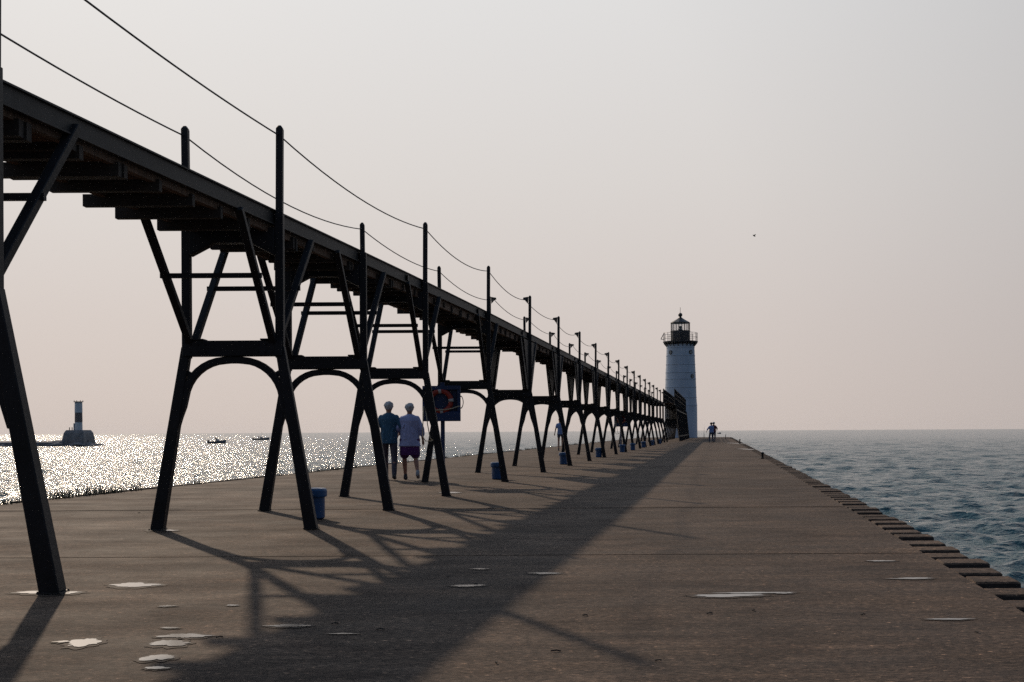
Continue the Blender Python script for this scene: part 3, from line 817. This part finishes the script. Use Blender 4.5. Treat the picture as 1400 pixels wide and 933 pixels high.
for dx, h_ in ((-12.5, 584.5), (-9, 584.5)): mb.tube([(dx * q, 0, bz(589.5)), (dx * q, 0, bz(h_))], .09, 5)
mb.obj('mooring_post', M['towerblack'], bc)

# ------------------------------------------------------------------ people
def make_person(label, loc, h=1.72, shirt='teal', pants='greycloth', hair='greyhair', shorts=False, longsleeve=True, lower=None,
                armL=None, armR=None, legL=None, legR=None, shoeL='shoe', shoeR='shoe', hat=None, hairlong=False, rz=0, build=1.0, voxel=.011, hem=.86,
                group=None, hips=0.0, sock=False):
    """faces +Y; z scaled so the standing height is h; arms and legs: joint lists"""
    s = h / 1.72
    root = empty('person', loc, rz, label=label, cat='person', group=group)
    def V(p): return Vector(p) * s
    armL = armL or [(-.165, 0, 1.375), (-.235, -.02, 1.12), (-.26, .06, .89)]
    armR = armR or [(.165, 0, 1.375), (.235, -.02, 1.12), (.26, .06, .89)]
    legL = legL or [(-.09, 0, .90), (-.10, .03, .49), (-.10, -.02, .08)]
    legR = legR or [(.09, 0, .90), (.10, .03, .49), (.10, -.02, .08)]
    B = build
    bm_ = MB()
    bm_.ball(V((0, .01, 1.60)), .094 * s, (.88, 1.0, 1.2)); bm_.ball(V((0, .055, 1.555)), .05 * s, (1.05, 1, 1.1))
    bm_.ball(V((0, .105, 1.595)), .017 * s, (.8, 1.2, 1.5))
    for sx in (-1, 1):
        bm_.ball(V((sx * .083, -.005, 1.60)), .026 * s, (.5, .9, 1.25)); bm_.ball(V((sx * .032, .087, 1.615)), .013 * s)
    bm_.ball(V((0, .09, 1.555)), .018 * s, (1.4, .7, .5))
    bm_.caps(V((0, -.015, 1.40)), V((0, .0, 1.56)), .062 * s, .055 * s)
    bm_.loft([(0, 0, .84*s, .14*s*B, .09*s*B), (0, 0, .93*s, .165*s*B, .11*s*B), (0, .01*s, 1.05*s, .145*s*B, .10*s*B), (0, .01*s, 1.2*s, .15*s*B, .105*s*B), (0, 0, 1.33*s, .17*s*B, .105*s*B), (0, -.01*s, 1.42*s, .15*s*B, .08*s*B), (0, -.01*s, 1.465*s, .07*s, .055*s)])
    for arm in (armL, armR):
        a, e, wv = [V(p) for p in arm]
        bm_.caps(a, e, .05 * s, .039 * s); bm_.caps(e, wv, .039 * s, .026 * s)
        d = (wv - e).normalized(); sx = 1 if arm is armR else -1
        side = Vector((sx * -1.0, 0, 0)) ; fw = Vector((0, 1, 0)); fw = (fw - d * fw.dot(d)).normalized()
        palm = wv + d * .045 * s
        bm_.caps(wv, wv + d * .08 * s, .026 * s, .033 * s, 10)
        for i, ln in enumerate((.075, .085, .08, .062)):
            b_ = wv + d * .085 * s + fw * ((1.5 - i) * .019 * s); k1 = b_ + d * ln * .5 * s + side * .006 * s; t_ = k1 + d * ln * .45 * s + side * .025 * s
            bm_.caps(b_, k1, .010 * s, .009 * s, 8); bm_.caps(k1, t_, .009 * s, .0075 * s, 8)
        t0 = wv + d * .03 * s + fw * .02 * s; t1 = t0 + d * .035 * s + fw * .03 * s; bm_.caps(t0, t1, .012 * s, .010 * s, 8); bm_.caps(t1, t1 + d * .03 * s + side * .005, .010 * s, .008 * s, 8)
    for leg in (legL, legR):
        a, k_, f_ = [V(p) for p in leg]
        bm_.caps(a, k_, .082 * s * B, .054 * s); bm_.caps(k_, k_ + (f_ - k_) * .35 + Vector((0, -.012, 0)), .052 * s, .056 * s); bm_.caps(k_ + (f_ - k_) * .35 + Vector((0, -.012, 0)), f_, .054 * s, .034 * s)
        bm_.caps(f_ + Vector((0, -.01, -.03)), f_ + Vector((0, .13, -.045)) * s, .03 * s, .024 * s)
    bm_.obj('body', M['skin'], root, remesh=voxel, relax=3)
    # hair
    mb = MB()
    if hat != 'cap' or True:
        mb.ball(V((0, -.008, 1.632)), .102 * s, (.96, 1.02, .95)); mb.ball(V((0, -.045, 1.60)), .078 * s, (1.0, .75, .9))
        if hairlong:
            mb.ball(V((0, -.06, 1.54)), .085 * s, (1.0, .65, 1.3)); mb.ball(V((-.06, -.02, 1.54)), .05 * s, (.7, .8, 1.6)); mb.ball(V((.06, -.02, 1.54)), .05 * s, (.7, .8, 1.6))
    r2 = random.Random(int(h * 977))
    for i in range(46):
        th = r2.uniform(0, 6.28); ph = r2.uniform(.15, 1.75)
        d = Vector((math.sin(ph) * math.cos(th), math.sin(ph) * math.sin(th), math.cos(ph)))
        if d.y > .45 and d.z < .45: continue
        mb.ball(V((0, -.01, 1.628)) + Vector((d.x * .094, d.y * .098, d.z * .090)) * s, r2.uniform(.014, .024) * s, u=8, v=6)
    mb.obj('hair', M[hair], root, remesh=.010, relax=2)
    if hat:
        mb = MB(); mb.ball(V((0, 0, 1.665)), .104 * s, (.95, 1.05, .72)); mb.lathe([(.10 * s, 1.635 * s), (.155 * s, 1.630 * s), (.155 * s, 1.640 * s), (.08 * s, 1.66 * s)], 18); mb.obj('hat', M[hat], root, smooth=True)
    # shirt
    mb = MB(); g = .022 * s; zb = hem * s
    mb.loft([(0, 0, zb, (.180 + hips) * s * B + g * .3, .125 * s * B + g * .6), (0, 0, zb + .10 * s, .172 * s * B + g * .6, .125 * s * B + g * .5), (0, 0, 1.08 * s, .165 * s * B + g * .4, .118 * s * B + g * .5),
             (0, .0, 1.2 * s, .172 * s * B + g * .4, .118 * s * B + g * .5), (0, -.01 * s, 1.33 * s, .185 * s * B + g * .4, .118 * s * B + g * .4), (0, -.01 * s, 1.405 * s, .165 * s * B + g * .4, .098 * s * B + g * .3), (0, -.01 * s, 1.43 * s, .13 * s * B + g * .4, .085 * s * B + g * .3),
             (0, -.01 * s, 1.455 * s, .10 * s + g * .4, .07 * s + g * .3), (0, -.005 * s, 1.475 * s, .055 * s + g * .5, .052 * s + g * .5)], 24)
    for arm in (armL, armR):
        a, e, wv = [V(p) for p in arm]
        if longsleeve: mb.caps(a, e, .062 * s, .055 * s); mb.caps(e, e + (wv - e) * .86, .056 * s, .042 * s)
        elif longsleeve is None: mb.caps(a, e, .066 * s, .064 * s); mb.caps(e, e + (wv - e) * .45, .064 * s, .060 * s)
        else: mb.caps(a, a + (e - a) * .6, .066 * s, .060 * s)
    mb.caps(V((-.15, -.02, hem + .03)), V((.02, -.11 * B, hem + .02)), .03, .02, 8); mb.caps(V((.16, -.03, hem + .05)), V((.19, -.02, hem + .22)), .03, .015, 8)
    # a few soft folds
    rr = random.Random(int(h * 1000))
    for i in range(14):
        x = rr.uniform(-.12, .12) * s; z = rr.uniform(.92, 1.25) * s
        mb.caps((x, -.115 * s * B, z), (x + rr.uniform(-.05, .05), -.128 * s * B, z - rr.uniform(.08, .2)), .018, .010, 6)
    mb.caps(V((-.13, -.108, 1.33)), V((.13, -.108, 1.33)), .007, .007, 6)
    mb.caps(V((-.04, -.045, 1.465)), V((.04, -.045, 1.465)), .02, .02, 8)
    mb.obj('shirt', M[shirt], root, remesh=voxel, relax=3)
    # trousers or shorts
    mb = MB()
    mb.loft([(0, 0, .80 * s, (.155 + hips) * s * B, .11 * s * B), (0, 0, .90 * s, (.172 + hips) * s * B, .125 * s * B), (0, 0, .99 * s, .158 * s * B, .113 * s * B)], 20)
    for leg in (legL, legR):
        a, k_, f_ = [V(p) for p in leg]
        if shorts:
            e = a + (k_ - a) * (shorts if isinstance(shorts, float) else .8)
            mb.caps(a, a + (e - a) * .86, .098 * s * B, .088 * s * B)
            mb.caps(a + (e - a) * .6, a + (e - a) * .88, .093 * s * B, .088 * s * B)
        else: mb.caps(a, k_, .095 * s * B, .072 * s); mb.caps(k_, k_ + (f_ - k_) * .96, .070 * s, .055 * s)
    if shorts and pants == 'purple': mb.loft([(0, 0, .55 * s, .185 * s * B, .11 * s * B), (0, 0, .86 * s, .18 * s * B, .12 * s * B)], 20)
    mb.obj('shorts' if shorts else 'trousers', M[pants], root, remesh=voxel, relax=2)
    for leg, mt in ((legL, shoeL), (legR, shoeR)):
        f_ = V(leg[2]); up = f_.z - .08 * s; mb = MB()
        tilt = min(.8, up * 5.0)
        toe = Vector((0, .17 * math.cos(tilt), -.17 * math.sin(tilt) * .9)) * s
        base = f_ + Vector((0, -.035, -.042)) * s
        mb.caps(base, base + toe, .046 * s, .040 * s, 12); mb.caps(base + Vector((0, 0, .015)), f_ + Vector((0, -.005, .02)) * s, .046 * s, .044 * s, 12)
        me = mb.obj('shoe', M[mt], root, remesh=.009, relax=2)
        for v in me.data.vertices:
            if v.co.z < .006: v.co.z = .006
    return root

p = G(532, 656.6); p.z = 0
make_person('grey haired person in teal long sleeved shirt and grey trousers, walking arm in arm', p, 1.70, 'teal', 'greycloth', 'greyhair',
    armL=[(-.165, 0, 1.375), (-.255, -.03, 1.16), (-.26, .06, .93)], armR=[(.165, 0, 1.375), (.26, -.02, 1.17), (.22, .20, 1.05)],
    legL=[(-.09, 0, .90), (-.10, .14, .50), (-.09, .20, .085)], legR=[(.09, 0, .90), (.12, -.02, .50), (.13, -.16, .12)], shoeR='shoeblack', shoeL='shoeblack', build=1.03, hem=.80, group='two people walking arm in arm')
p = G(560.5, 656.4); p.z = 0
make_person('grey haired person in loose lavender shirt and purple shorts, walking arm in arm', p, 1.665, 'lavender', 'purple', 'greyhair', shorts=.92, longsleeve=None,
    armL=[(-.165, 0, 1.375), (-.27, -.02, 1.16), (-.30, .16, 1.04)], armR=[(.165, 0, 1.375), (.27, -.03, 1.14), (.29, .05, .89)],
    legL=[(-.10, 0, .90), (-.13, .10, .50), (-.11, .12, .085)], legR=[(.10, 0, .90), (.13, .02, .50), (.19, -.18, .17)], shoeL='shoeblack', shoeR='shoe', build=1.24, hips=.02, hem=.75, group='two people walking arm in arm')
p = G(766.5, 616.6); p.z = 0
make_person('person with auburn hair, pale blue top and dark shorts, walking beyond the third blue bin', p, 1.72, 'bluecloth', 'denim', 'redhair', shorts=.45, longsleeve=False,
    armL=[(-.165, 0, 1.375), (-.25, -.05, 1.15), (-.30, -.04, .92)], legL=[(-.09, 0, .90), (-.10, .02, .49), (-.11, -.10, .09)], legR=[(.09, 0, .90), (.10, .12, .50), (.10, .14, .085)],
    hairlong=True, shoeL='shoeblack', shoeR='shoeblack', build=.92, voxel=.016)
p = G(972.6, 605.4); p.z = 0
make_person('person in pale blue shirt, the left one of the pair standing at the pier end', p, 1.66, 'bluecloth', 'denim', 'darkhair', longsleeve=None,
    armL=[(-.165, 0, 1.375), (-.33, 0, 1.18), (-.41, .05, .98)], armR=[(.165, 0, 1.375), (.24, .10, 1.15), (.22, .30, 1.20)],
    legL=[(-.09, 0, .90), (-.16, .03, .49), (-.24, -.02, .08)], legR=[(.09, 0, .90), (.12, .03, .49), (.15, -.02, .08)], shoeL='shoeblack', shoeR='shoeblack', voxel=.02, build=1.1, rz=.3, hat='darkhair', group='two people at the pier end')
p = G(975.9, 604.7); p.z = 0
make_person('person in maroon top and pale cap, right one of the pair at the pier end', p, 1.72, 'maroon', 'denim', 'darkhair',
    armL=[(-.165, 0, 1.375), (-.24, .05, 1.13), (-.20, .2, 1.05)], armR=[(.165, 0, 1.375), (.30, .0, 1.18), (.22, .2, 1.05)],
    shoeL='shoeblack', shoeR='shoeblack', voxel=.02, build=1.1, rz=-.5, hat='cap', group='two people at the pier end')

# fishing rods in stands by the pier end, bollards on the right edge
def rod(x, y, h, lab):
    p = G(x, y); r_ = empty('fishing_rod', p); tag(r_, lab, 'fishing rod')
    mb = MB(); mb.tube([(0, 0, 0), (.02, .05, .5)], .035, 6); mb.obj('rod_holder', M['steel'], r_)
    mb = MB(); mb.tube([(.02, .05, .4), (.03, .10, h * .6), (.10, .25, h)], .022, 5, r1=.008); mb.obj('rod', M['steel'], r_)
rod(962.5, 599.6, 1.5, 'thin upright fishing rod propped at the pier end between the lighthouse and the pair')
rod(992, 600.4, .6, 'short rod stub leaning on the far right corner of the pier end')
def bollard(x, y, hh, lab):
    r_ = empty('mooring_bollard', G(x, y)); tag(r_, lab, 'bollard', 'bollards on the right edge of the pier')
    mb = MB(); mb.lathe([(.07, .003), (.07, .03), (.04, .04), (.035, hh * .7), (.06, hh * .8), (.06, hh), (.03, hh + .02)], 14); mb.obj('bollard_body', M['paint'], r_)
    mb = MB(); mb.lathe([(.045, hh + .012), (.02, hh + .03)], 14); mb.obj('bollard_top', M['post'], r_)
bollard(1042.5, 627.5, .22, 'nearer black mooring bollard with pale top on the right edge of the pier')
bollard(1011.5, 606.8, .32, 'farther dark mooring bollard on the right edge close to the pier end')

# ------------------------------------------------------------------ boats
def make_boat(x, y, L_, lab, mt, crew, mast=False, rz=0.0):
    u, v = UV(x, y); Y = (WZ - EYE) * FPX / v; c = Vector((u * Y / FPX, Y, WZ))
    r_ = empty('motor_boat', c, rz); tag(r_, lab, 'boat', 'small boats on the water')
    mb = MB(); W = L_ * .19; n = 12; rings = []
    for i in range(n + 1):
        t = i / n; xx = (t - .5) * L_
        wd = W * (1 - max(0, (t - .45) / .55) ** 2.2) + .01; zt = .48 + .42 * t ** 2.2; zk = -.25 + .5 * max(0, (t - .75) / .25) ** 2
        rings.append([mb.bm.verts.new(p_) for p_ in ((xx, -wd, zt), (xx, -wd * .8, .1), (xx, 0, zk), (xx, wd * .8, .1), (xx, wd, zt), (xx, wd * .85, zt - .05), (xx, 0, zt - .25), (xx, -wd * .85, zt - .05))])
    for a, b_ in zip(rings, rings[1:]):
        for i in range(8): mb.bm.faces.new((a[i], a[(i+1) % 8], b_[(i+1) % 8], b_[i]))
    mb.bm.faces.new(rings[0][::-1]); mb.bm.faces.new(rings[-1])
    mb.obj('hull', M[mt], r_)
    mb = MB(); mb.prism([(-.15, .3), (.35, .3), (.3, .9), (.1, 1.05), (-.1, .95)], 'y', -.35, .35); mb.obj('console', M['hullwhite'], r_)
    mb = MB(); mb.prism([(-L_/2 - .35, -.1), (-L_/2 - .05, -.1), (-L_/2 + .02, .5), (-L_/2 - .05, .85), (-L_/2 - .38, .8)], 'y', -.16, .16); mb.obj('outboard_motor', M['towerblack'], r_)
    if mast:
        mb = MB(); mb.tube([(.2, 0, .9), (.1, 0, 2.6)], .035, 5); mb.obj('antenna', M['towerblack'], r_)
    for (dx, hh, lab2) in crew:
        make_person(lab2, c + Vector((dx, 0, .28)), hh, 'greycloth', 'denim', 'darkhair', voxel=.03, shoeL='shoeblack', shoeR='shoeblack', rz=rz)
    return r_
make_boat(297.5, 606.6, 4.0, 'small dark motor boat with one person standing, nearer one on the glittering water', 'hull', [(-.35, 1.35, 'person in dark clothes standing in the nearer small boat')])
make_boat(357.5, 601.8, 5.3, 'small open boat with an antenna and low crew, right of the nearer boat', 'hull', [(-.9, 1.15, 'person in dark clothes at the stern of the boat with the antenna'), (-.3, 1.0, 'person in dark clothes beside the console of the boat with the antenna')], True)
make_boat(983.8, 593.4, 2.6, 'tiny dark boat low on the horizon just right of the pair at the pier end', 'hull', [], False, .5)

# ------------------------------------------------------------------ gull
c = AT(1030.7, 322.5, 150)
mb = MB(); mb.ball((0, 0, 0), .09, (2.2, .8, .8), 10, 8); mb.ball((.2, 0, .04), .05)
bird = mb.obj('bird', M['bird'], smooth=True); bird.location = c; bird.rotation_euler = (0, R(38), R(10))
tag(bird, 'tiny dark bird flying high in the empty sky right of the lighthouse', 'bird')
for s in (-1, 1):
    mb = MB()
    mb.prism([(.08, 0), (.10, s * .2), (.02, s * .42), (-.02, s * .42), (-.07, s * .2), (-.08, 0)], 'z', -.006, .01)
    w_ = mb.obj('wing', M['bird'], bird); w_.rotation_euler = (s * R(25), 0, 0)

# ------------------------------------------------------------------ haze
hm = bpy.data.materials.new('haze'); hm.use_nodes = True; t = hm.node_tree; t.nodes.clear()
vo = t.nodes.new('ShaderNodeVolumePrincipled'); vo.inputs['Color'].default_value = (.93, .92, .93, 1); vo.inputs['Density'].default_value = .000025; vo.inputs['Anisotropy'].default_value = .3
ou = t.nodes.new('ShaderNodeOutputMaterial'); t.links.new(vo.outputs[0], ou.inputs['Volume'])
mb = MB(); mb.box(-4600, 4600, -300, 4600, -6, 24); hz = mb.obj('haze', hm); tag(hz, kind='stuff')
